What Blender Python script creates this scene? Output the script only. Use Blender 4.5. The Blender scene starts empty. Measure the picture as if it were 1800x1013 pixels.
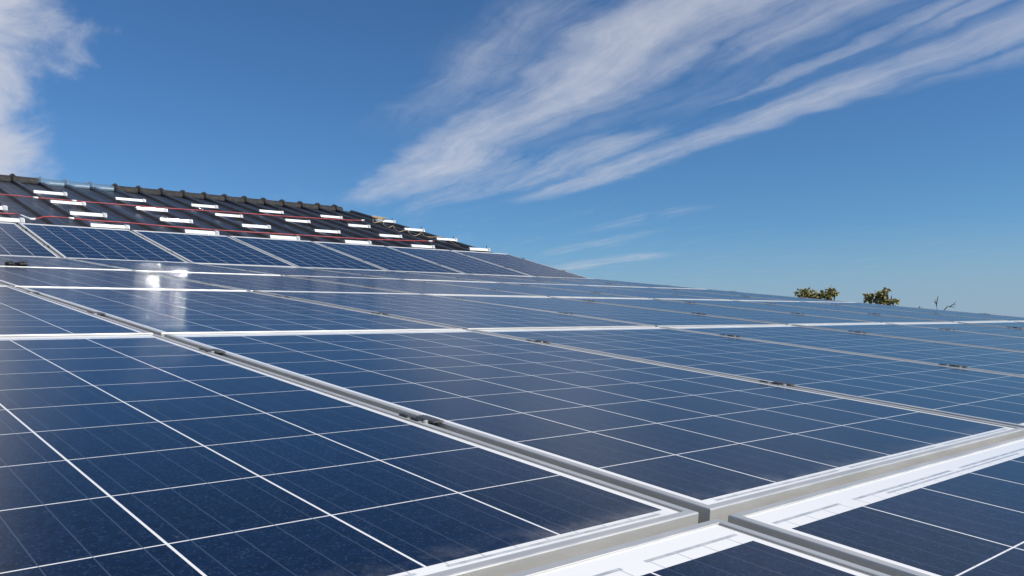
import bpy, bmesh, math, random
from mathutils import Matrix, Vector, Euler

sc = bpy.context.scene
COL = sc.collection
R = math.radians

# ------------------------------------------------------------------ frames
PITCH = R(7.5)            # slope of the low roof
KINK_P = R(8.5)           # tilted panel row against the low roof
KINK_M = R(8.45)          # steep metal roof against the low roof
Z0 = 4.2                  # height of the roof origin above the ground
PU, PV = 1.012, 1.7046    # panel pitch along the row and up the slope
PW, PL, PH = 0.991, 1.6816, 0.040
M1 = Matrix.Translation((0, 0, Z0)) @ Matrix.Rotation(PITCH, 4, 'X')
MP = M1 @ Matrix.Translation((0, 4*PV + .01, 0)) @ Matrix.Rotation(KINK_P, 4, 'X')
MM = M1 @ Matrix.Translation((0, 4*PV, -.05)) @ Matrix.Rotation(KINK_M, 4, 'X')

# ------------------------------------------------------------------ camera
cam = bpy.data.cameras.new('camera')
cam.sensor_width = 36.0
cam.lens = 1496.43/1800*36
cam.clip_start = 0.02
cam.clip_end = 5000
camo = bpy.data.objects.new('camera', cam)
COL.objects.link(camo)
right = Vector((0.74913457, -0.65934986, 0.06368006))
down = Vector((0.02033522, -0.07319668, -0.99711019))
fwd = Vector((0.66210563, 0.74826466, -0.04142614))
mc = Matrix.Identity(4)
for i in range(3):
    mc[i][0], mc[i][1], mc[i][2] = right[i], -down[i], -fwd[i]
mc[0][3], mc[1][3], mc[2][3] = 0.24092707, -0.53431803, 0.2649737
camo.matrix_world = M1 @ mc
sc.camera = camo
CAMW = (M1 @ mc).to_translation()

# ------------------------------------------------------------------ light
sc.view_settings.view_transform = 'Standard'
sc.view_settings.look = 'None'
sc.view_settings.exposure = 0.1
sc.view_settings.gamma = 1.0
sc.cycles.blur_glossy = 0.05
sc.cycles.sample_clamp_indirect = 400
sun_dir = Vector((.330, -.716, .616)).normalized()
SUN_EL = math.asin(sun_dir.z)
SUN_AZ = math.atan2(sun_dir.x, sun_dir.y)
sun = bpy.data.lights.new('sun', 'SUN')
sun.energy = 5.0
sun.angle = R(.53)
sun.color = (1.0, .95, .88)
suno = bpy.data.objects.new('sun', sun)
COL.objects.link(suno)
suno.rotation_euler = (-sun_dir).to_track_quat('-Z', 'Y').to_euler()
suno.location = (0, -10, 30)

# ------------------------------------------------------------------ node helper
class NT:
    """tiny expression helper over a node tree"""
    def __init__(s, nt):
        s.nt = nt
    def n(s, t, **kw):
        nd = s.nt.nodes.new(t)
        for k, v in kw.items():
            setattr(nd, k, v)
        return nd
    def put(s, sock, v):
        if isinstance(v, bpy.types.NodeSocket):
            s.nt.links.new(v, sock)
        elif v is not None:
            sock.default_value = v
    def m(s, op, a, b=None, c=None, clamp=False):
        nd = s.n('ShaderNodeMath', operation=op, use_clamp=clamp)
        s.put(nd.inputs[0], a); s.put(nd.inputs[1], b)
        if c is not None:
            s.put(nd.inputs[2], c)
        return nd.outputs[0]
    def add(s, a, b): return s.m('ADD', a, b)
    def sub(s, a, b): return s.m('SUBTRACT', a, b)
    def mul(s, a, b): return s.m('MULTIPLY', a, b)
    def lt(s, a, b): return s.m('LESS_THAN', a, b)
    def gt(s, a, b): return s.m('GREATER_THAN', a, b)
    def band(s, x, lo, hi): return s.mul(s.gt(x, lo), s.lt(x, hi))
    def mx(s, a, b): return s.m('MAXIMUM', a, b)
    def ramp(s, x, lo, hi, a=0.0, b=1.0, smooth=True):
        nd = s.n('ShaderNodeMapRange', interpolation_type='SMOOTHSTEP' if smooth else 'LINEAR', clamp=True)
        s.put(nd.inputs[0], x)
        for i, v in enumerate((lo, hi, a, b)):
            s.put(nd.inputs[i+1], v)
        return nd.outputs[0]
    def mix(s, f, a, b, mode='MIX'):
        nd = s.n('ShaderNodeMix', data_type='RGBA', blend_type=mode)
        s.put(nd.inputs[0], f); s.put(nd.inputs[6], a); s.put(nd.inputs[7], b)
        return nd.outputs[2]
    def xyz(s, v):
        nd = s.n('ShaderNodeSeparateXYZ'); s.put(nd.inputs[0], v); return nd.outputs
    def cxyz(s, x, y, z):
        nd = s.n('ShaderNodeCombineXYZ')
        for i, v in enumerate((x, y, z)):
            s.put(nd.inputs[i], v)
        return nd.outputs[0]
    def noise(s, vec, scale, detail=4, rough=.55, dist=0.0):
        nd = s.n('ShaderNodeTexNoise')
        s.put(nd.inputs['Vector'], vec)
        nd.inputs['Scale'].default_value = scale
        nd.inputs['Detail'].default_value = detail
        nd.inputs['Roughness'].default_value = rough
        nd.inputs['Distortion'].default_value = dist
        return nd.outputs[0]

# ------------------------------------------------------------------ world: clear sky with cirrus
world = bpy.data.worlds.new("World")
sc.world = world
world.use_nodes = True
wt = NT(world.node_tree)
bg = world.node_tree.nodes['Background']
sky = wt.n('ShaderNodeTexSky')
sky.sky_type = 'NISHITA'
sky.sun_disc = False
sky.sun_elevation = SUN_EL
sky.sun_rotation = SUN_AZ
sky.altitude = 200
sky.air_density = 1.0
sky.dust_density = .1
sky.ozone_density = 3.0
SKY_STRENGTH = .10
skycol = wt.mix(1.0, sky.outputs[0], (.415, .675, .915, 1), 'MULTIPLY')
tc = wt.n('ShaderNodeTexCoord')
d = wt.xyz(tc.outputs['Generated'])
# pale blue haze of the far air, only near the horizon
skycol = wt.mix(wt.ramp(d[2], -.02, .13, .85, 0.0), skycol, (2.8, 3.75, 5.2, 1))
dz = wt.mx(d[2], .03)
px, py = wt.m('DIVIDE', d[0], dz), wt.m('DIVIDE', d[1], dz)
# cirrus plane: s runs along the streaks, t across them
s_ = wt.add(wt.mul(px, .29), wt.mul(py, .957))
t_ = wt.sub(wt.mul(px, .957), wt.mul(py, .29))
wob = wt.noise(wt.cxyz(s_, t_, 3.1), .9, 4, .6)
t_w = wt.add(t_, wt.mul(wt.sub(wob, .5), .50))
n_f = wt.noise(wt.cxyz(wt.mul(s_, .55), wt.mul(t_w, 3.2), 0.0), 1.7, 8, .62)       # fine fibres
n_b = wt.noise(wt.cxyz(wt.mul(s_, .8), wt.mul(t_w, 1.6), 7.7), 1.3, 6, .58)        # broad clumps
n_p = wt.noise(wt.cxyz(px, py, 2.0), 2.2, 8, .6)                                   # puffs
def streak(t0, w_lo, w_hi, s0, s1, f0, f1, amp):
    """soft band round t0, fading out at both ends of s"""
    a = wt.ramp(t_w, t0 - w_lo, t0, 0, 1)
    b = wt.ramp(t_w, t0, t0 + w_hi, 1, 0)
    c = wt.ramp(s_, s0, s0 + f0, 0, 1)
    e = wt.ramp(s_, s1 - f1, s1, 1, 0)
    return wt.mul(wt.mul(wt.mul(a, b), wt.mul(c, e)), amp)
CLOUD = [
    (1.62, .40, .50, .8, 6.7, .3, 1.8, 1.18),      # broad main streak
    (1.98, .32, .38, .4, 3.1, .3, 1.3, .80),      # its wide near end
    (1.22, .36, .34, 1.5, 4.5, .8, 1.5, .42),     # thin upper-left veil
    (2.38, .45, .40, 3.0, 6.0, .9, 1.5, .66),     # patch under the main streak
    (2.10, .50, .50, 3.5, 7.5, 1.2, 2.2, .50),    # thin veil reaching down
    (2.77, .30, .30, .4, 6.4, .2, 1.9, .88),     # long lower streak
    (2.50, .11, .11, .3, 2.5, .2, .9, .72),       # upper strand at the far right
    (2.38, .10, .12, 1.2, 3.4, .5, .9, .58),
    (3.00, .20, .22, .3, 3.2, .3, 1.4, .42),
    (2.10, 1.2, 1.2, .3, 7.5, .3, 3.0, .22),       # faint milky veil joining them
    (4.15, .40, .40, 5.0, 8.0, .9, 1.6, .40),
    (4.75, .5, .5, 6.3, 10.5, 1.2, 2.0, .38),
    (6.1, .8, .7, 8.2, 13.5, 1.6, 2.5, .62),
]
mask = None
for c in CLOUD:
    v = streak(*c)
    mask = v if mask is None else wt.mx(mask, v)
fib = wt.add(wt.mul(n_f, .55), wt.mul(n_b, .45))
# white bank on the left: puffs in plain sky directions
mpd = wt.n('ShaderNodeMapping'); wt.put(mpd.inputs[0], tc.outputs['Generated']); mpd.inputs['Scale'].default_value = (1, 1, 1.7)
n_d = wt.noise(mpd.outputs[0], 9.0, 8, .6, .4)
n_e = wt.noise(mpd.outputs[0], 4.0, 4, .55)
puff = wt.noise(mpd.outputs[0], 16.0, 7, .62, .6)
n_h = wt.noise(wt.cxyz(wt.mul(s_, .9), wt.mul(t_w, 9.0), 5.5), 1.6, 6, .6)
cv = wt.add(wt.mul(mask, .90), wt.add(wt.mul(wt.sub(fib, .53), 2.2), wt.add(wt.mul(wt.sub(n_h, .5), .65), wt.mul(wt.sub(puff, .5), .7))))
cir = wt.mul(wt.ramp(cv, -.06, 1.34, 0, .82, smooth=False), wt.ramp(mask, .0, .5))
azim = wt.m('DIVIDE', d[0], wt.mx(d[1], .05))              # tangent of the bearing off the up-slope direction
bv = wt.add(wt.ramp(azim, .13, .295, 1.0, 0.0, smooth=False), wt.add(wt.mul(wt.sub(n_d, .5), 1.5), wt.mul(wt.sub(n_e, .5), .5)))
bank = wt.mul(wt.ramp(bv, .25, .85, 0, .9), wt.ramp(d[1], .3, .6, 0, 1))
low = wt.mul(wt.ramp(n_f, .5, .8, 0, .16), wt.ramp(s_, 4.0, 9.0, 0, 1))
cover = wt.m('MINIMUM', wt.mx(wt.mx(cir, bank), low), .92)
cover = wt.mul(cover, wt.ramp(d[2], .015, .06, 0, 1))
cl = wt.n('ShaderNodeRGB'); cl.outputs[0].default_value = (5.6, 5.85, 6.6, 1)
final = wt.mix(cover, skycol, cl.outputs[0])
wt.put(bg.inputs[0], final)
bg.inputs[1].default_value = SKY_STRENGTH

# ------------------------------------------------------------------ materials
def mat(name, color=(.5, .5, .5), rough=.5, metal=0.0, spec=.5):
    m = bpy.data.materials.new(name)
    m.use_nodes = True
    b = m.node_tree.nodes['Principled BSDF']
    b.inputs['Base Color'].default_value = (*color, 1)
    b.inputs['Roughness'].default_value = rough
    b.inputs['Metallic'].default_value = metal
    b.inputs['Specular IOR Level'].default_value = spec
    return m, NT(m.node_tree), b

def worn(name, c0, c1, rough, metal=0.0, scale=8.0, rvar=.12, coord='Object', spec=.5, bump=0.0, stretch=(1, 1, 1)):
    """two-tone noise material with uneven gloss"""
    m, t, b = mat(name, c0, rough, metal, spec)
    co = t.n('ShaderNodeTexCoord').outputs[coord]
    mp = t.n('ShaderNodeMapping'); t.put(mp.inputs[0], co); mp.inputs['Scale'].default_value = stretch
    oi = t.n('ShaderNodeObjectInfo').outputs['Random']
    off = t.n('ShaderNodeVectorMath', operation='ADD')
    t.put(off.inputs[0], mp.outputs[0]); t.put(off.inputs[1], t.cxyz(t.mul(oi, 37.0), t.mul(oi, 11.0), 0.0))
    v = off.outputs[0]
    nz = t.noise(v, scale, 6, .6)
    t.put(b.inputs['Base Color'], t.mix(t.ramp(nz, .32, .68), (*c0, 1), (*c1, 1)))
    t.put(b.inputs['Roughness'], t.ramp(t.noise(v, scale*2.3, 4), .3, .7, max(.02, rough - rvar), min(1, rough + rvar)))
    if bump:
        bp = t.n('ShaderNodeBump'); bp.inputs['Strength'].default_value = bump; bp.inputs['Distance'].default_value = .01
        t.put(bp.inputs['Height'], t.noise(v, scale*4, 5)); t.put(b.inputs['Normal'], bp.outputs[0])
    return m

M_ALU = worn('anodised_aluminium', (.53, .525, .495), (.60, .59, .56), .42, .48, 7, .08, stretch=(1, 1, 6))
M_RAIL = worn('mill_aluminium', (.66, .66, .65), (.76, .76, .75), .50, .05, 10, .04)
_b = M_RAIL.node_tree.nodes['Principled BSDF']
_b.inputs['Coat Weight'].default_value = .85
_b.inputs['Coat IOR'].default_value = 1.62
_b.inputs['Coat Roughness'].default_value = .070
M_ROOF = worn('anthracite_sheet', (.014, .018, .028), (.024, .029, .040), .38, 0, 1.6, .08, spec=.6)
M_RIDGE = worn('dark_ridge_plastic', (.014, .013, .012), (.032, .028, .025), .8, 0, 14, .1, bump=.35)
M_BLACK = worn('black_plastic', (.012, .012, .012), (.03, .03, .03), .5, 0, 40, .1)
M_DARK = worn('dark_clamp_metal', (.09, .09, .09), (.16, .16, .16), .45, .5, 60, .1)
M_BOLT = worn('zinc_bolt', (.62, .6, .55), (.8, .78, .72), .35, .8, 60, .1)
M_RED = worn('red_cable_sheath', (.34, .045, .05), (.46, .075, .08), .5, 0, 12, .1)
M_BEIGE = worn('beige_cable_sheath', (.42, .30, .14), (.55, .42, .24), .55, 0, 20, .1)
M_WHITE = worn('white_plastic', (.75, .75, .73), (.85, .85, .83), .45, 0, 20, .1)
M_WALL = worn('pale_render', (.42, .39, .33), (.50, .47, .41), .9, 0, 3, .05, bump=.3)
M_GRASS = worn('meadow', (.035, .055, .016), (.075, .085, .03), .95, 0, .15, .03)
M_BARK = worn('bark', (.07, .055, .04), (.14, .11, .085), .9, 0, 9, .05, bump=.5)

# clear ridge tile: milky translucent plastic
M_CLEAR, _t, _b = mat('milky_clear_plastic', (.17, .28, .38), .35, 0, .5)
_b.inputs['Alpha'].default_value = .38

# leaves: several greens, one per leaf
M_LEAF, _t, _b = mat('leaf', (.08, .08, .02), .55)
_g = _t.n('ShaderNodeNewGeometry')
_r = _t.n('ShaderNodeValToRGB')
_r.color_ramp.elements[0].color = (.11, .115, .035, 1)
_r.color_ramp.elements[1].color = (.50, .42, .16, 1)
_e = _r.color_ramp.elements.new(.5); _e.color = (.27, .25, .075, 1)
_t.put(_r.inputs[0], _g.outputs['Random Per Island'])
_t.put(_b.inputs['Base Color'], _r.outputs[0])
_b.inputs['Subsurface Weight'].default_value = 0.0

# solar laminate: cells, gaps, busbars, cross ribbons, dust - all from the panel's own metres
def laminate():
    m, t, b = mat('solar_laminate', (.01, .02, .05), .12)
    tco = t.n('ShaderNodeTexCoord').outputs['Object']
    x, y, z = t.xyz(tco)
    rnd = t.n('ShaderNodeObjectInfo').outputs['Random']
    MX, MB, MT = .0235, .0285, .059
    cpx, cpy = (PW - 2*MX)/6, (PL - MB - MT)/10
    cx = t.m('DIVIDE', t.sub(x, MX), cpx)
    cy = t.m('DIVIDE', t.sub(y, MB), cpy)
    ax = t.m('ABSOLUTE', t.sub(t.m('FRACT', cx), .5))
    ay = t.m('ABSOLUTE', t.sub(t.m('FRACT', cy), .5))
    inx, iny = t.band(cx, 0.0, 6.0), t.band(cy, 0.0, 10.0)
    cell = t.mul(t.mul(t.lt(ax, .5 - .0085), t.lt(ay, .5 - .0064)), t.mul(inx, iny))
    # cell body: crystal grains and per-cell tone
    shift = t.n('ShaderNodeVectorMath', operation='ADD')
    t.put(shift.inputs[0], tco); t.put(shift.inputs[1], t.cxyz(t.mul(rnd, 53.0), t.mul(rnd, 17.0), 0.0))
    vo = t.n('ShaderNodeTexVoronoi'); vo.inputs['Scale'].default_value = 120
    t.put(vo.inputs['Vector'], shift.outputs[0])
    grain = t.xyz(vo.outputs['Color'])[0]
    vo2 = t.n('ShaderNodeTexVoronoi'); vo2.inputs['Scale'].default_value = 480
    t.put(vo2.inputs['Vector'], shift.outputs[0])
    spark = t.ramp(t.xyz(vo2.outputs['Color'])[1], .80, 1.0, 0, .40)
    wn = t.n('ShaderNodeTexWhiteNoise', noise_dimensions='3D')
    t.put(wn.inputs['Vector'], t.cxyz(t.m('FLOOR', cx), t.m('FLOOR', cy), t.mul(rnd, 91.0)))
    tone = t.add(.62, t.add(t.mul(grain, .70), t.mul(wn.outputs['Value'], .40)))
    cc = t.mix(rnd, (.0020, .0080, .027, 1), (.0030, .0080, .022, 1))
    tonec = t.cxyz(tone, tone, tone)
    cc = t.mix(1.0, cc, tonec, 'MULTIPLY')
    cc = t.mix(spark, cc, (.045, .062, .10, 1))
    # busbars
    fb = t.m('ABSOLUTE', t.sub(t.m('FRACT', t.mul(cx, 4.0)), .5))
    bus = t.mul(t.mul(t.lt(fb, .0155), inx), t.band(y, .0195, PL - .041))
    # cross ribbons in the white margins
    r1 = t.mul(t.band(y, .0190, .0235), t.band(t.m('FRACT', t.m('DIVIDE', cx, 2.0)), .05, .95))
    r2 = t.mul(t.band(y, PL - .0425, PL - .0375), t.band(t.m('FRACT', t.m('DIVIDE', t.add(cx, 1.0), 2.0)), .05, .95))
    r3 = t.mul(t.band(y, PL - .0505, PL - .0465), t.band(cx, 1.55, 4.45))
    rib = t.mul(t.m('MAXIMUM', r1, t.m('MAXIMUM', r2, r3)), inx)
    base = t.mix(cell, (.78, .77, .745, 1), cc)
    busc = t.mix(cell, (.33, .35, .37, 1), (.040, .057, .092, 1))
    lip_shade = t.mx(t.lt(x, .0148), t.gt(x, PW - .0148))  # frame lip's shaded inner wall, painted as grey strips along both sides
    base = t.mix(lip_shade, base, (.27, .265, .25, 1))
    base = t.mix(bus, base, busc)
    base = t.mix(rib, base, t.mix(t.ramp(t.noise(tco, 60, 3), .35, .65), (.36, .38, .39, 1), (.50, .51, .52, 1)))
    # dust film, smears and a few dried splashes
    d1 = t.noise(shift.outputs[0], 2.6, 5, .6)
    mp = t.n('ShaderNodeMapping'); t.put(mp.inputs[0], shift.outputs[0]); mp.inputs['Scale'].default_value = (1, .35, 1)
    d2 = t.noise(mp.outputs[0], 11, 6, .7)
    smear = t.mul(t.ramp(d1, .56, .74), t.ramp(d2, .58, .76))
    d3 = t.noise(shift.outputs[0], 21, 3, .5)
    spot = t.mul(t.ramp(d3, .725, .77), t.ramp(d1, .50, .6))
    edge = t.mul(t.ramp(y, .012, .075, .30, 0.0), t.ramp(t.noise(shift.outputs[0], 14, 5, .65), .40, .72))
    dust = t.m('MINIMUM', t.add(t.add(t.mul(smear, .15), t.mul(spot, .18)), t.add(edge, .003)), .5)
    base = t.mix(dust, base, (.42, .40, .37, 1))
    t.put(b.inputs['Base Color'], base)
    t.put(b.inputs['Roughness'], t.add(.165, t.add(t.mul(d1, .04), t.mul(dust, .25))))
    b.inputs['IOR'].default_value = 1.34
    return m
M_CELL = laminate()

# ------------------------------------------------------------------ mesh helpers
def mesh(name, verts, faces, m, smooth=False):
    me = bpy.data.meshes.new(name)
    me.from_pydata([tuple(v) for v in verts], [], faces)
    me.materials.append(m)
    bm = bmesh.new(); bm.from_mesh(me)
    bmesh.ops.recalc_face_normals(bm, faces=bm.faces)
    bm.to_mesh(me); bm.free()
    if smooth:
        for p in me.polygons:
            p.use_smooth = True
    me.update()
    return me

class MB:
    def __init__(s): s.v, s.f = [], []
    def raw(s, v, f):
        o = len(s.v); s.v += [Vector(a) for a in v]; s.f += [tuple(i + o for i in q) for q in f]; return s
    def box(s, a, b, bev=0.0):
        (x0, y0, z0), (x1, y1, z1) = a, b
        if bev <= 0:
            v = [(x0,y0,z0),(x1,y0,z0),(x1,y1,z0),(x0,y1,z0),(x0,y0,z1),(x1,y0,z1),(x1,y1,z1),(x0,y1,z1)]
            f = [(0,3,2,1),(4,5,6,7),(0,1,5,4),(1,2,6,5),(2,3,7,6),(3,0,4,7)]
            return s.raw(v, f)
        bm = bmesh.new(); bmesh.ops.create_cube(bm, size=1)
        for v in bm.verts:
            v.co = Vector(((x0+x1)/2 + v.co.x*(x1-x0), (y0+y1)/2 + v.co.y*(y1-y0), (z0+z1)/2 + v.co.z*(z1-z0)))
        bmesh.ops.bevel(bm, geom=bm.edges[:], offset=bev, segments=2, affect='EDGES', profile=.5)
        bm.verts.index_update()
        s.raw([v.co.copy() for v in bm.verts], [[q.index for q in f.verts] for f in bm.faces]); bm.free(); return s
    def extrude(s, prof, x0, x1, axis=0):
        """closed profile of (y, z) pairs swept along x"""
        n = len(prof)
        v = [(x0, a, b) for a, b in prof] + [(x1, a, b) for a, b in prof]
        f = [(i, (i+1) % n, n + (i+1) % n, n + i) for i in range(n)] + [tuple(range(n))[::-1], tuple(range(n, 2*n))]
        return s.raw(v, f)
    def tube(s, pts, r, n=8, cap=True):
        pts = [Vector(p) for p in pts]
        rr = r if isinstance(r, (list, tuple)) else [r]*len(pts)
        o = len(s.v)
        up = Vector((0, 0, 1))
        for i, p in enumerate(pts):
            t = (pts[min(i+1, len(pts)-1)] - pts[max(i-1, 0)]).normalized()
            a = t.cross(up)
            if a.length < 1e-4: a = t.cross(Vector((0, 1, 0)))
            a.normalize(); b = a.cross(t)
            for k in range(n):
                w = 2*math.pi*k/n
                s.v.append(p + (a*math.cos(w) + b*math.sin(w))*rr[i])
        for i in range(len(pts)-1):
            for k in range(n):
                s.f.append((o+i*n+k, o+i*n+(k+1) % n, o+(i+1)*n+(k+1) % n, o+(i+1)*n+k))
        if cap:
            s.f.append(tuple(o+k for k in range(n))[::-1]); s.f.append(tuple(o+(len(pts)-1)*n+k for k in range(n)))
        return s
    def build(s, name, m, smooth=False): return mesh(name, s.v, s.f, m, smooth)

def link(name, data, parent=None, mw=None, M=None):
    o = bpy.data.objects.new(name, data)
    COL.objects.link(o)
    if parent is not None:
        o.parent = parent
        if M is not None: o.matrix_local = M
    elif mw is not None:
        o.matrix_world = mw
    return o
def tag(o, label=None, cat=None, group=None, kind=None):
    if label: o['label'] = label
    if cat: o['category'] = cat
    if group: o['group'] = group
    if kind: o['kind'] = kind
    return o
def kids(o): return [c for c in COL.objects if c.parent == o]
def copy_thing(o, children, mw):
    c = o.copy(); COL.objects.link(c); c.matrix_world = mw
    for ch in children:
        k = ch.copy(); COL.objects.link(k); k.parent = c
    return c
def T(x, y, z): return Matrix.Translation((x, y, z))
ORD = ['first', 'second', 'third', 'fourth', 'fifth', 'sixth', 'seventh', 'eighth', 'ninth', 'tenth']

def spline(pts, k=8):
    """Catmull-Rom through the points"""
    P = [Vector(p) for p in pts]; P = [P[0]*2 - P[1]] + P + [P[-1]*2 - P[-2]]
    out = []
    for i in range(1, len(P)-2):
        for j in range(k):
            t = j/k; a, b, c, e = P[i-1], P[i], P[i+1], P[i+2]
            out.append(.5*((2*b) + (c-a)*t + (2*a-5*b+4*c-e)*t*t + (3*b-a-3*c+e)*t**3))
    return out + [P[-2]]

# ------------------------------------------------------------------ setting: ground
g = 2500
ground = link('ground', mesh('ground', [(-g, -g, 0), (g, -g, 0), (g, g, 0), (-g, g, 0)], [(0, 1, 2, 3)], M_GRASS))
tag(ground, kind='structure')

# ------------------------------------------------------------------ the building under the panels
house = link('long_building', None, mw=Matrix.Identity(4))
tag(house, 'long building with black ribbed metal roof, its bare upper part showing above the panels', 'building')
HX0, HX1 = -4.0, 8.38
RP, RB0 = .34, 2.87          # rib pitch, one rib's centre
def ribbed(x0, x1, y0, y1, ztop, h=.05, tw=.045, bw=.075, thick=.0012):
    """trapezoidal sheet: ribs run along y, their tops at ztop; y1 may be a function of x"""
    prof = []
    k = math.ceil((x0 - RB0)/RP)
    prof.append((x0, ztop - h))
    while RB0 + k*RP < x1 - bw/2:
        c = RB0 + k*RP
        if c - bw/2 > x0:
            mid = c - RP/2
            if mid - .03 > x0:      # shallow stiffening swage between the ribs
                prof += [(mid - .028, ztop - h), (mid - .020, ztop - h + .004), (mid + .020, ztop - h + .004), (mid + .028, ztop - h)]
            prof += [(c - bw/2, ztop - h), (c - tw/2 - .003, ztop - .003), (c - tw/2, ztop), (c + tw/2, ztop), (c + tw/2 + .003, ztop - .003), (c + bw/2, ztop - h)]
        k += 1
    prof.append((x1, ztop - h))
    n = len(prof)
    ye = y1 if callable(y1) else (lambda x: y1)
    v = [(x, y0, z) for x, z in prof] + [(x, ye(x), z) for x, z in prof]
    v += [(x, y0, z - thick) for x, z in prof] + [(x, ye(x), z - thick) for x, z in prof]
    f = []
    for i in range(n-1):
        f += [(i, i+1, n+i+1, n+i), (2*n+i, 3*n+i, 3*n+i+1, 2*n+i+1), (i, 2*n+i, 2*n+i+1, i+1), (n+i, n+i+1, 3*n+i+1, 3*n+i)]
    f += [(0, n, 3*n, 2*n), (n-1, 3*n-1, 4*n-1, 2*n-1)]
    return v, f
def ridge_y(x): return 6.27
v, f = ribbed(HX0, HX1, -1.95, 4*PV + .02, -.10, h=.04)
link('lower_roof', mesh('lower_roof', v, f, M_ROOF), house, M=M1)
v, f = ribbed(HX0, HX1, .02, lambda x: ridge_y(x) + .10, -.036, h=.042, tw=.05, bw=.068)
upper = link('upper_roof', mesh('upper_roof', v, f, M_ROOF), house, M=MM)
# far slope beyond the ridge (world frame, falls away behind)
def mmp(x, y, z): return MM @ Vector((x, y, z))
bs = MB()
ya, yb = [], []
for x in (HX0, HX1):
    p = mmp(x, ridge_y(x) + .11, -.06)
    ya.append(p); yb.append(p + Vector((0, 6.0, -1.7)))
th = Vector((0, 0, -.03))
bs.raw([ya[0], ya[1], yb[1], yb[0], ya[0]+th, ya[1]+th, yb[1]+th, yb[0]+th], [(0,1,2,3), (4,7,6,5), (0,4,5,1), (1,5,6,2), (2,6,7,3), (3,7,4,0)])
link('far_roof', bs.build('far_roof', M_ROOF), house)
# walls
e0 = (M1 @ Vector((0, -1.85, -.16)))
k0 = (M1 @ Vector((0, 4*PV, -.16)))
WX0, WX1, TK = HX0 + .15, HX1 - .25, .2
bw_ = MB().box((WX0, e0.y, -.2), (WX1, e0.y + TK, e0.z)); link('wall', bw_.build('wall', M_WALL), house)
yB, zB = min(yb[0].y, yb[1].y) - .3, min(yb[0].z, yb[1].z) - .02
bw_ = MB().box((WX0, yB - TK, -.2), (WX1, yB, zB)); link('wall', bw_.build('wall', M_WALL), house)
for xa in (WX0, WX1 - TK):
    r0 = mmp(xa, ridge_y(HX1) - .2, -.16)
    prof = [(e0.y + TK + .002, -.2), (yB - TK - .002, -.2), (yB - TK - .002, zB), (r0.y, r0.z), (k0.y, k0.z - .03), (e0.y + TK + .002, e0.z)]
    link('wall', MB().extrude(prof, xa, xa + TK).build('wall', M_WALL), house)

# ridge tiles: short half-round tiles, each with a raised collar over a rib
def ridge_tile(x0, x1, clear=False, collar=True):
    mb = MB()
    rnd = random.Random(int(x0*100))
    N = 10
    def ring(x, ry, rz, dz=0.0):
        return [(x, ridge_y(x) + .13 - ry*math.cos(math.pi*i/N), -.068 + dz + .76*rz*math.sin(math.pi*i/N)**.75) for i in range(N+1)]
    def sweep(rings, th=.006):
        o = len(mb.v); n = N+1
        for rg in rings: mb.v += [Vector(p) for p in rg]
        for rg in rings: mb.v += [Vector(p) - Vector((0, 0, th)) for p in rg]
        k = len(rings)
        for j in range(k-1):
            for i in range(N):
                a = o+j*n+i
                mb.f.append((a, a+1, a+n+1, a+n)); b = a + k*n
                mb.f.append((b, b+n, b+n+1, b+1))
        for j in (0, k-1):
            for i in range(N):
                a = o+j*n+i; b = a+k*n
                mb.f.append((a, b, b+1, a+1))
        for j in range(k-1):
            for i in (0, N):
                a = o+j*n+i; b = a+k*n
                mb.f.append((a, a+n, b+n, b))
    w = .115
    L = x1 - x0
    sag = rnd.uniform(-.003, .003)
    if collar:
        sweep([ring(x0 - .022, w+.004, .102), ring(x0 - .004, w+.016, .122), ring(x0 + .010, w+.022, .138), ring(x0 + .022, w+.020, .134), ring(x0 + .046, w+.006, .106), ring(x0 + .056, w, .098),
               ring(x0 + L*.5, w, .094 + sag), ring(x1 - .03, w-.002, .097), ring(x1, w-.004, .097)])
        # skirt that closes the rib under the collar
        c = x0 + .004
        yb_ = ridge_y(c) + .02
        mb.raw([(c-.036, yb_, -.034), (c+.036, yb_, -.034), (c+.05, yb_, -.077), (c-.05, yb_, -.077),
                (c-.026, yb_+.10, .03), (c+.026, yb_+.10, .03)], [(0, 1, 5, 4), (0, 3, 2, 1), (0, 4, 3), (1, 2, 5)])
    else:
        sweep([ring(x0, w, .082), ring(x0 + L*.5, w, .080 + sag), ring(x1, w, .084)])
    return mb.build('ridge_tile', M_CLEAR if clear else M_RIDGE, True)
RX = [RB0 + RP*k - .01 for k in range(-6, 18)]
for k in range(len(RX)-1):
    x0, x1 = RX[k], RX[k+1]
    if x0 > 8.0: break
    if x1 > 8.1: x1 = 8.06
    clear = 3.15 < (x0+x1)/2 < 4.15
    o = link('ridge_tile', ridge_tile(x0, x1 + (.03 if not clear else 0), clear, True), upper)
    if clear: o['label'] = 'milky see-through ridge tile'
# ragged tab that stands up at the ridge's open right end
# ------------------------------------------------------------------ solar panels
def frame_mesh():
    prof = [(0, -PH), (0, -.0016), (.0005, -.0005), (.0016, 0), (.0106, 0), (.0112, -.0005), (.0112, -.0026), (.0020, -.0028), (.0020, -PH + .002), (.026, -PH + .002), (.026, -PH)]
    mb = MB(); n = len(prof)
    cs = [(0, 0, 1, 1), (PW, 0, -1, 1), (PW, PL, -1, -1), (0, PL, 1, -1)]
    for x, y, sx, sy in cs:
        for o, z in prof: mb.v.append(Vector((x + sx*o, y + sy*o, z)))
    for k in range(4):
        a, b = k*n, ((k+1) % 4)*n
        for i in range(n):
            j = (i+1) % n
            mb.f.append((a+i, b+i, b+j, a+j))
    return mb.build('frame', M_ALU)
FRAME = frame_mesh()
e = .0035
LAM = MB().box((e, e, -.0068), (PW-e, PL-e, -.0019)).build('laminate', M_CELL)
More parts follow.
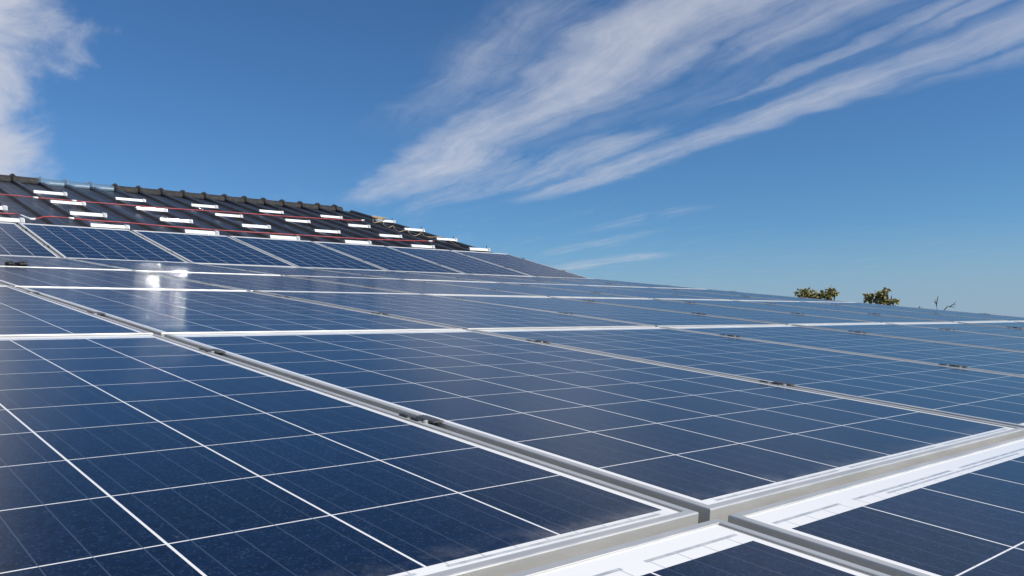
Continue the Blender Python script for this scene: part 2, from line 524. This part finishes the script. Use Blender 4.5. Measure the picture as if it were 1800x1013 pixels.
JB = MB().box((PW/2-.06, PL-.19, -.026), (PW/2+.06, PL-.08, -.0078), .003).build('junction_box', M_BLACK)
PGROUP = 'solar panels covering the low roof'
pan = link('solar_panel', None, mw=M1)
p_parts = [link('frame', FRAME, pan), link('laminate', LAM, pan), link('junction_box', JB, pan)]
ROWN = ['nearest row, cut by the photo\'s bottom', 'large front row', 'second full row behind the front',
        'thin third row', 'thinnest row under the steeper top row', 'tilted top row below bare black roof']
SPECIAL = {(0, 0): 'blue solar panel with bright white margin, left one at the photo\'s bottom edge',
           (0, 1): 'blue solar panel in the bottom right corner, nearest with wide white top margin',
           (1, 0): 'large blue solar panel filling the left foreground, white grid lines clearest',
           (1, 1): 'large blue solar panel in the middle foreground, right of the long dark seam',
           (2, 1): 'blue solar panel carrying the two tall bright sun glare streaks',
           (5, 1): 'tilted blue solar panel cut by the left edge, below bare black roof',
           (5, 7): 'tilted blue solar panel at the right end, its right edge against sky'}
FIRSTVIS = {0: 0, 1: 0, 2: 0, 3: 0, 4: 1, 5: 1}
used = False
rnd = random.Random(5)
def place(row, col):
    global used
    y0 = {0: -PV, 5: 0.0}.get(row, (row-1)*PV)
    jit = Matrix.Rotation(rnd.gauss(0, .0009), 4, 'X') @ Matrix.Rotation(rnd.gauss(0, .0009), 4, 'Y')
    if row < 2 and col < 2: jit = Matrix.Identity(4)
    mw = (MP if row == 5 else M1) @ T(col*PU + .0105, y0, 0) @ jit
    if not used:
        o = pan; o.matrix_world = mw; used = True
    else:
        o = copy_thing(pan, p_parts, mw)
    n = col - FIRSTVIS[row]
    lab = SPECIAL.get((row, col))
    if lab is None:
        if n < 0:
            lab = 'solar panel beyond the photo\'s left edge in the ' + ROWN[row]
        else:
            lab = 'blue solar panel, %s from left in the %s' % (ORD[n], ROWN[row])
    tag(o, lab, 'solar panel', PGROUP)
    return o
for row, cols in ((0, range(-1, 3)), (1, range(-1, 8)), (2, range(-1, 8)), (3, range(0, 8)), (4, range(0, 8)), (5, range(0, 8))):
    for c in cols:
        if row == 0 and c == 2: continue
        place(row, c)

# ------------------------------------------------------------------ clamps between the panels
cb = MB().box((-.0085, -.030, -.040), (.0085, .030, -.003), .001).build('clamp_body', M_DARK)
pl = MB()
prof = []
for i in range(9):                       # domed top plate, ridged along its length
    a = math.pi*i/8
    prof.append((-.0055 + .0105*(1 - math.cos(a)), .0006 + .0030*math.sin(a)**.6 + (.0007 if i % 2 else 0)))
n = len(prof)
vv = [(x, -.0375, z) for x, z in prof] + [(x, .008, z) for x, z in prof]
ff = [(i, i+1, n+i+1, n+i) for i in range(n-1)] + [tuple(range(n))[::-1], tuple(range(n, 2*n)), (0, n, 2*n-1, n-1)]
pl.raw(vv, ff)
cpl = pl.build('clamp_plate', M_DARK)
tooth = lambda y0, y1: MB().box((-.0182, y0, .0006), (-.0125, y1, .0030), .0006).build('grip_strip', M_BLACK)
t1, t2 = tooth(-.016, .006), tooth(.014, .036)
bolt = MB()
for (r_, z0_, z1_) in ((.0040, .0003, .0030), (.0026, .0030, .0038)):
    bolt.raw([(-.0115 + r_*math.cos(2*math.pi*i/10), -.0265 + r_*math.sin(2*math.pi*i/10), z) for z in (z0_, z1_) for i in range(10)],
             [tuple(range(10))[::-1], tuple(range(10, 20))] + [(i, (i+1) % 10, 10 + (i+1) % 10, 10 + i) for i in range(10)])
cbo = bolt.build('bolt', M_BOLT)
cl0 = link('panel_clamp', None, mw=M1)
c_parts = [link('clamp_body', cb, cl0), link('clamp_plate', cpl, cl0), link('grip_strip', t1, cl0), link('grip_strip', t2, cl0), link('bolt', cbo, cl0)]
cused = False
SEAMROW = ['bottom row', 'large front row', 'second full row', 'thin third row', 'thinnest row', 'tilted top row']
CFIRST = {1: 1, 2: 1, 3: 1, 4: 2, 5: 2}
for row in (1, 2, 3, 4, 5):
    for s in range(CFIRST[row], 9):
        if row == 1 and s == 8: continue
        for which, yy in (('lower', .528), ('upper', 1.343)):
            base = MP if row == 5 else M1 @ T(0, (row-1)*PV, 0)
            if (row, s, which) in ((2, 1, 'x'),): continue
            mw = base @ T(s*PU, yy, 0)
            # leave out clamps that fall outside the picture
            loc = (M1 @ mc).inverted() @ mw.to_translation()
            u_ = loc.x/-loc.z*cam.lens/36; v_ = loc.y/-loc.z*cam.lens/36
            if loc.z > 0 or abs(u_) > .505 or abs(v_) > .29: continue
            if not cused: o = cl0; o.matrix_world = mw; cused = True
            else: o = copy_thing(cl0, c_parts, mw)
            if s == 8: lab = 'dark end clamp at right edge of the %s, %s one' % (SEAMROW[row], which)
            else: lab = 'dark panel clamp, %s one on the %s seam from left in the %s' % (which, ORD[s - CFIRST[row]], SEAMROW[row])
            tag(o, lab, 'clamp', 'clamps holding the panels along their seams')

# ------------------------------------------------------------------ short rails on the bare roof
RLEN = .315
def rail_body():
    # flanks at about 72 degrees with one narrow facet leaning at 58 that throws the sun back
    prof = [(-.040, -.035), (-.039, -.0325), (-.0245, -.0325), (-.0238, -.0318), (-.0206, -.0215), (-.0204, -.0205), (-.0190, -.0200), (-.0190, -.0190), (-0.0177, -0.0166), (-0.01636, -0.0142), (-0.01496, -0.0118), (-0.01351, -0.0094), (-0.01201, -0.007), (-.0098, -.0054), (-.0085, -.005), (-.004, -.005), (-.003, -.010), (.003, -.010), (.004, -.005),
            (.0085, -.005), (.0098, -.0054), (.0110, -.0068), (.0186, -.0190), (.0238, -.0318), (.0245, -.0325), (.039, -.0325), (.040, -.035)]
    return MB().extrude(prof, 0, RLEN + .075).build('rail_body', M_RAIL)
RB = rail_body()
ec = MB()
ec.box((RLEN + .03, -.0200, -.0040), (RLEN + .072, .0200, .003), .002)
ec.box((RLEN + .034, -.0290, -.030), (RLEN + .068, -.0210, -.0030), .002)
RC = ec.build('end_clip', M_RAIL)
RBt = MB().tube([(RLEN + .012, .006, -.004), (RLEN + .012, .006, .036)], .0045, 8)
RBt.tube([(RLEN + .012, .006, .018), (RLEN + .012, .006, .026)], .008, 6)
RBt = RBt.build('bolt', M_DARK)
r0 = link('mounting_rail', None, mw=MM)
r_parts = [link('rail_body', RB, r0), link('end_clip', RC, r0), link('bolt', RBt, r0)]
RROW = [(4.95, 0, 'topmost'), (4.07, 0, 'second highest'), (3.18, -1, 'third highest'), (2.35, -1, 'lowest')]
RXS = [2.835, 3.825, 4.85, 5.88, 6.91, 7.985]
RAIL_SP = {(1, 1): 'gleaming aluminium rail, sunlit white, just left above the brightest rail on the roof',
           (2, 1): 'brightest aluminium rail, glaring white in the sun on the black roof'}
rused = False
for ri, (ry, st, nm) in enumerate(RROW):
    for k in range(st, 6):
        x = RXS[k] if k >= 0 else 1.83
        yy = ry + (.07 if k == 5 else 0)
        gleam = k == 1 and ri in (1, 2)          # these two happen to face the sun just so
        mw = MM @ T(x, yy, 0) @ Matrix.Rotation({1: .0070, 2: -.0105}[ri] if gleam else rnd.gauss(0, .008), 4, 'Z') @ Matrix.Rotation(0 if gleam else rnd.choice((-1, 1))*rnd.uniform(.045, .07), 4, 'X')
        if not rused: o = r0; o.matrix_world = mw; rused = True
        else: o = copy_thing(r0, r_parts, mw)
        n = k - st
        lab = RAIL_SP.get((ri, k)) or 'short aluminium rail on black roof, %s from left in the %s rail row' % (ORD[n], nm)
        tag(o, lab, 'mounting rail', 'short mounting rails on the bare metal roof')

# ------------------------------------------------------------------ cables on the bare roof
def cable(name, pts, r, m, label, cat, zz=None):
    path = spline([(x, y, z) for x, y, z in pts], 8)
    me = MB().tube(path, r, 8).build(name, m, True)
    root = link(name, me, mw=MM)
    tag(root, label, cat)
    return root, path
zc = -.0275
up = [(1.5, 4.45), (2.38, 4.405), (2.71, 4.365), (2.91, 4.355), (3.3, 4.345), (3.8, 4.355), (4.36, 4.375), (5.23, 4.495), (6.14, 4.555), (6.9, 4.675), (7.44, 4.775), (7.7, 4.915)]
c1, path1 = cable('red_cable', [(x, y, zc) for x, y in up], .0064, M_RED, 'upper red cable lying across the ribs of the black metal roof', 'cable')
lo = [(1.5, 2.8), (2.1, 2.805), (2.24, 2.825), (2.29, 2.585), (2.34, 2.535), (2.53, 2.795), (2.73, 2.785), (2.96, 2.735), (3.32, 2.735), (3.78, 2.665), (4.47, 2.635), (5.31, 2.675), (6.25, 2.715), (7.06, 2.825), (7.76, 2.985)]
c2, path2 = cable('red_cable', [(x, y, zc) for x, y in lo], .0064, M_RED, 'lower red cable lying across the ribs just above the tilted panels', 'cable')
def sleeve(root, path, x, w, r=.0125, m=M_WHITE):
    seg = [p for p in path if abs(p.x - x) < w]
    if len(seg) < 2:
        i = min(range(len(path)-1), key=lambda j: abs(path[j].x - x)); a, b = path[i], path[i+1]
        dd = (b - a).normalized(); seg = [a - dd*w, a + dd*w]
    o = link('sleeve', MB().tube(seg, r, 8).build('sleeve', m, True), root)
    o['label'] = 'white cable sleeve'
sleeve(c1, path1, 2.74, .045); sleeve(c1, path1, 3.18, .05); sleeve(c1, path1, 7.66, .05, .010)
sleeve(c2, path2, 2.31, .05); sleeve(c2, path2, 2.75, .04); sleeve(c2, path2, 7.73, .04, .010)
# thin beige cable: a loose coil on the top right rail, then festoons down the right side of the roof
ym = [(8.08, 5.25, -0.031), (7.76, 4.71, -0.031), (8.09, 4.97, -0.031), (7.84, 4.52, -0.031), (7.76, 4.24, -0.031), (8.01, 4.51, -0.031), (7.78, 4.1, -0.031), (7.7, 3.83, -0.031), (8.04, 4.13, -0.031), (7.83, 3.77, -0.031), (7.71, 3.46, -0.031), (7.88, 3.59, -0.031), (8.15, 3.89, -0.031), (7.95, 3.51, -0.031), (8.03, 3.45, -0.031), (8.35, 3.58, -0.031), (8.2, 3.24, -0.031), (8.06, 2.88, -0.031), (7.99, 2.65, -0.031)]
c3, path3 = cable('beige_cable', ym, .0040, M_BEIGE, 'thin beige cable hanging in loops down the right side of black roof', 'cable')
coil = MB()
for k in range(5):
    r_ = .085 + .012*k; cxk, cyk = 8.07 + .012*math.sin(k*2.1), 5.04 + .01*math.cos(k*1.7)
    coil.tube([(cxk + r_*1.1*math.cos(a), cyk + r_*.62*math.sin(a), .011 + .004*k + .006*math.sin(2*a + k)) for a in [2*math.pi*i/28 for i in range(29)]], .0045, 6)
link('coil', coil.build('coil', M_BEIGE, True), c3)['label'] = 'loose coil of cable on the top right rail'

# small dark lump at the left edge, lying on the thin row
lump = MB()
rl = random.Random(3)
for cx_, cy_, rx, ry, rz in ((.0, .0, .022, .04, .015), (.062, -.005, .032, .04, .016), (.035, .01, .02, .04, .006)):
    bm = bmesh.new(); bmesh.ops.create_icosphere(bm, subdivisions=3, radius=1)
    for v in bm.verts:
        k = 1 + .18*math.sin(5*v.co.x + 3*v.co.y) + rl.uniform(-.06, .06)
        v.co = Vector((cx_ + v.co.x*rx*k, cy_ + v.co.y*ry*k, max(0, rz*.9 + v.co.z*rz*k)))
    bm.verts.index_update()
    lump.raw([v.co.copy() for v in bm.verts], [[q.index for q in f.verts] for f in bm.faces]); bm.free()
lo_ = link('dark_rag', lump.build('dark_rag', M_BLACK, True), mw=M1 @ T(1.345, 5.20, -.0022))
tag(lo_, 'small crumpled dark lump lying on a panel at the left edge', 'rag')

# ------------------------------------------------------------------ trees beyond the right edge of the roof
def tree_dir(px_, py_, dist):
    v = right*((px_-900)/1496.43) + down*((py_-506.5)/1496.43) + fwd
    v = (M1.to_3x3() @ v).normalized()
    return CAMW + v*dist
def leafy(name, tips, main, label, seed, cat='tree'):
    """trunk, limbs to every clump, crown of small leaf blades"""
    rn = random.Random(seed)
    cen, rad = main
    root = link(name, None, mw=T(cen.x, cen.y, 0))
    tag(root, label, cat, 'tree tops beyond the roof edge')
    org = Vector((cen.x, cen.y, 0))
    tr = MB()
    fork = Vector((0, 0, cen.z - rad*1.1))
    tr.tube([(0, 0, -.1), (.03, .02, fork.z*.5), tuple(fork)], [.15, .12, .085], 10)
    lv = MB()
    def blade(p, ax, L, W):
        sd = ax.cross(Vector((rn.uniform(-1, 1), rn.uniform(-1, 1), rn.uniform(-.2, 1)))).normalized()*W
        nn = ax.cross(sd).normalized()*L*.12
        lv.raw([p, p + ax*L*.35 + sd - nn, p + ax*L*.75 + sd*.7, p + ax*L + nn*-1.0, p + ax*L*.75 - sd*.7, p + ax*L*.35 - sd - nn], [(0, 1, 2, 3, 4, 5)])
    def clump(c, r, n, L):
        for _ in range(n):
            dv = Vector((rn.gauss(0, 1), rn.gauss(0, 1), rn.gauss(0, .8)))
            dv = dv.normalized()*rn.random()**.45*r
            dv.z *= .75
            ax = (dv.normalized() + Vector((rn.gauss(0, .6), rn.gauss(0, .6), rn.gauss(-.35, .5)))).normalized()
            blade(c + dv, ax, L*rn.uniform(.6, 1.25), L*rn.uniform(.16, .28))
    for t_, r_, n_ in tips:
        q = t_ - org
        m1 = fork.lerp(q, .5) + Vector((rn.uniform(-.1, .1), rn.uniform(-.1, .1), .1))
        tr.tube(spline([fork, m1, q + Vector((0, 0, r_*.2))], 4), [.05 - .0048*i for i in range(9)], 6)
        clump(q, r_, n_, .088)
    for _ in range(34):
        dv = Vector((rn.gauss(0, 1), rn.gauss(0, 1), rn.gauss(0, 1))).normalized()*rad*rn.uniform(.35, .95)
        c = cen - org + dv
        if c.z > cen.z - org.z + rad*.55: c.z = cen.z - org.z + rad*.5
        tr.tube([fork.lerp(c, .1), c], [.03, .008], 5)
        clump(c, rad*.34, 90, .11)
    link('trunk', tr.build('trunk', M_BARK, True), root)
    link('crown', lv.build('crown', M_LEAF), root)
D1, D2, D3 = 19.0, 17.5, 16.0
k1 = D1/1496.43; k2 = D2/1496.43
def tp(px_, py_, dist, r_, n_, k): return (tree_dir(px_, py_ + 2, dist), r_*k*.68, int(n_*.62))
leafy('leafy_tree', [tp(1407, 513, D1, 9, 70, k1), tp(1418, 511, D1+.1, 9, 80, k1), tp(1429, 515, D1, 9, 80, k1), tp(1440, 517, D1-.1, 9, 80, k1), tp(1451, 515, D1, 9, 80, k1), tp(1461, 511, D1+.1, 8, 80, k1), tp(1467, 514, D1, 7, 40, k1), tp(1462, 507, D1, 5, 30, k1),
       tp(1414, 520, D1, 10, 90, k1), tp(1434, 522, D1, 12, 110, k1), tp(1455, 520, D1, 10, 90, k1)],
      (tree_dir(1437, 606, D1), 1.15), 'broad yellowish green tree top peeping over the roof edge, left one', 11)
leafy('leafy_tree', [tp(1527, 518, D2, 7, 50, k2), tp(1539, 519, D2, 8, 70, k2), tp(1551, 517, D2, 8, 70, k2), tp(1554, 511, D2, 4, 25, k2), tp(1559, 506, D2, 4, 14, k2), tp(1553, 507, D2+.05, 3.5, 10, k2), tp(1546, 526, D2, 9, 80, k2), tp(1560, 528, D2, 8, 70, k2), tp(1571, 529, D2, 6, 50, k2),
       tp(1527, 526, D2, 7, 50, k2)],
      (tree_dir(1549, 606, D2), .84), 'smaller ragged tree top with one raised sprig, right of the broad one', 23)
# bare twigs
b3 = tree_dir(1662, 700, D3)
root = link('bare_tree', None, mw=T(b3.x, b3.y, 0))
tag(root, 'thin bare leafless twigs sticking up beyond the roof edge on the right', 'tree', 'tree tops beyond the roof edge')
org = Vector((b3.x, b3.y, 0))
tr = MB()
tr.tube([(0, 0, -.1), (.02, .03, 1.4), tuple(b3 - org)], [.10, .085, .06], 8)
link('trunk', tr.build('trunk', M_BARK, True), root)
tw = MB()
def pt(a, b): return tree_dir(a, b, D3) - org
base3 = b3 - org
for pts, rr in (([base3, pt(1650, 600), pt(1648, 550), pt(1646, 535), pt(1649, 521)], [.05, .03, .010, .009, .005]),
                ([base3, pt(1652, 590), pt(1648, 556), pt(1662, 543), pt(1666, 538), pt(1668, 540), pt(1676, 535), pt(1681, 530)], [.05, .03, .009, .008, .008, .007, .006, .003]),
                ([pt(1668, 540), pt(1674, 539), pt(1679, 542)], [.007, .005, .003]),
                ([pt(1646, 535), pt(1643, 530), pt(1645, 526)], [.009, .007, .004]),
                ([pt(1676, 535), pt(1678, 537), pt(1680, 535)], [.006, .004, .003])):
    tw.tube(pts, rr, 6)
link('crown', tw.build('crown', M_BARK, True), root)
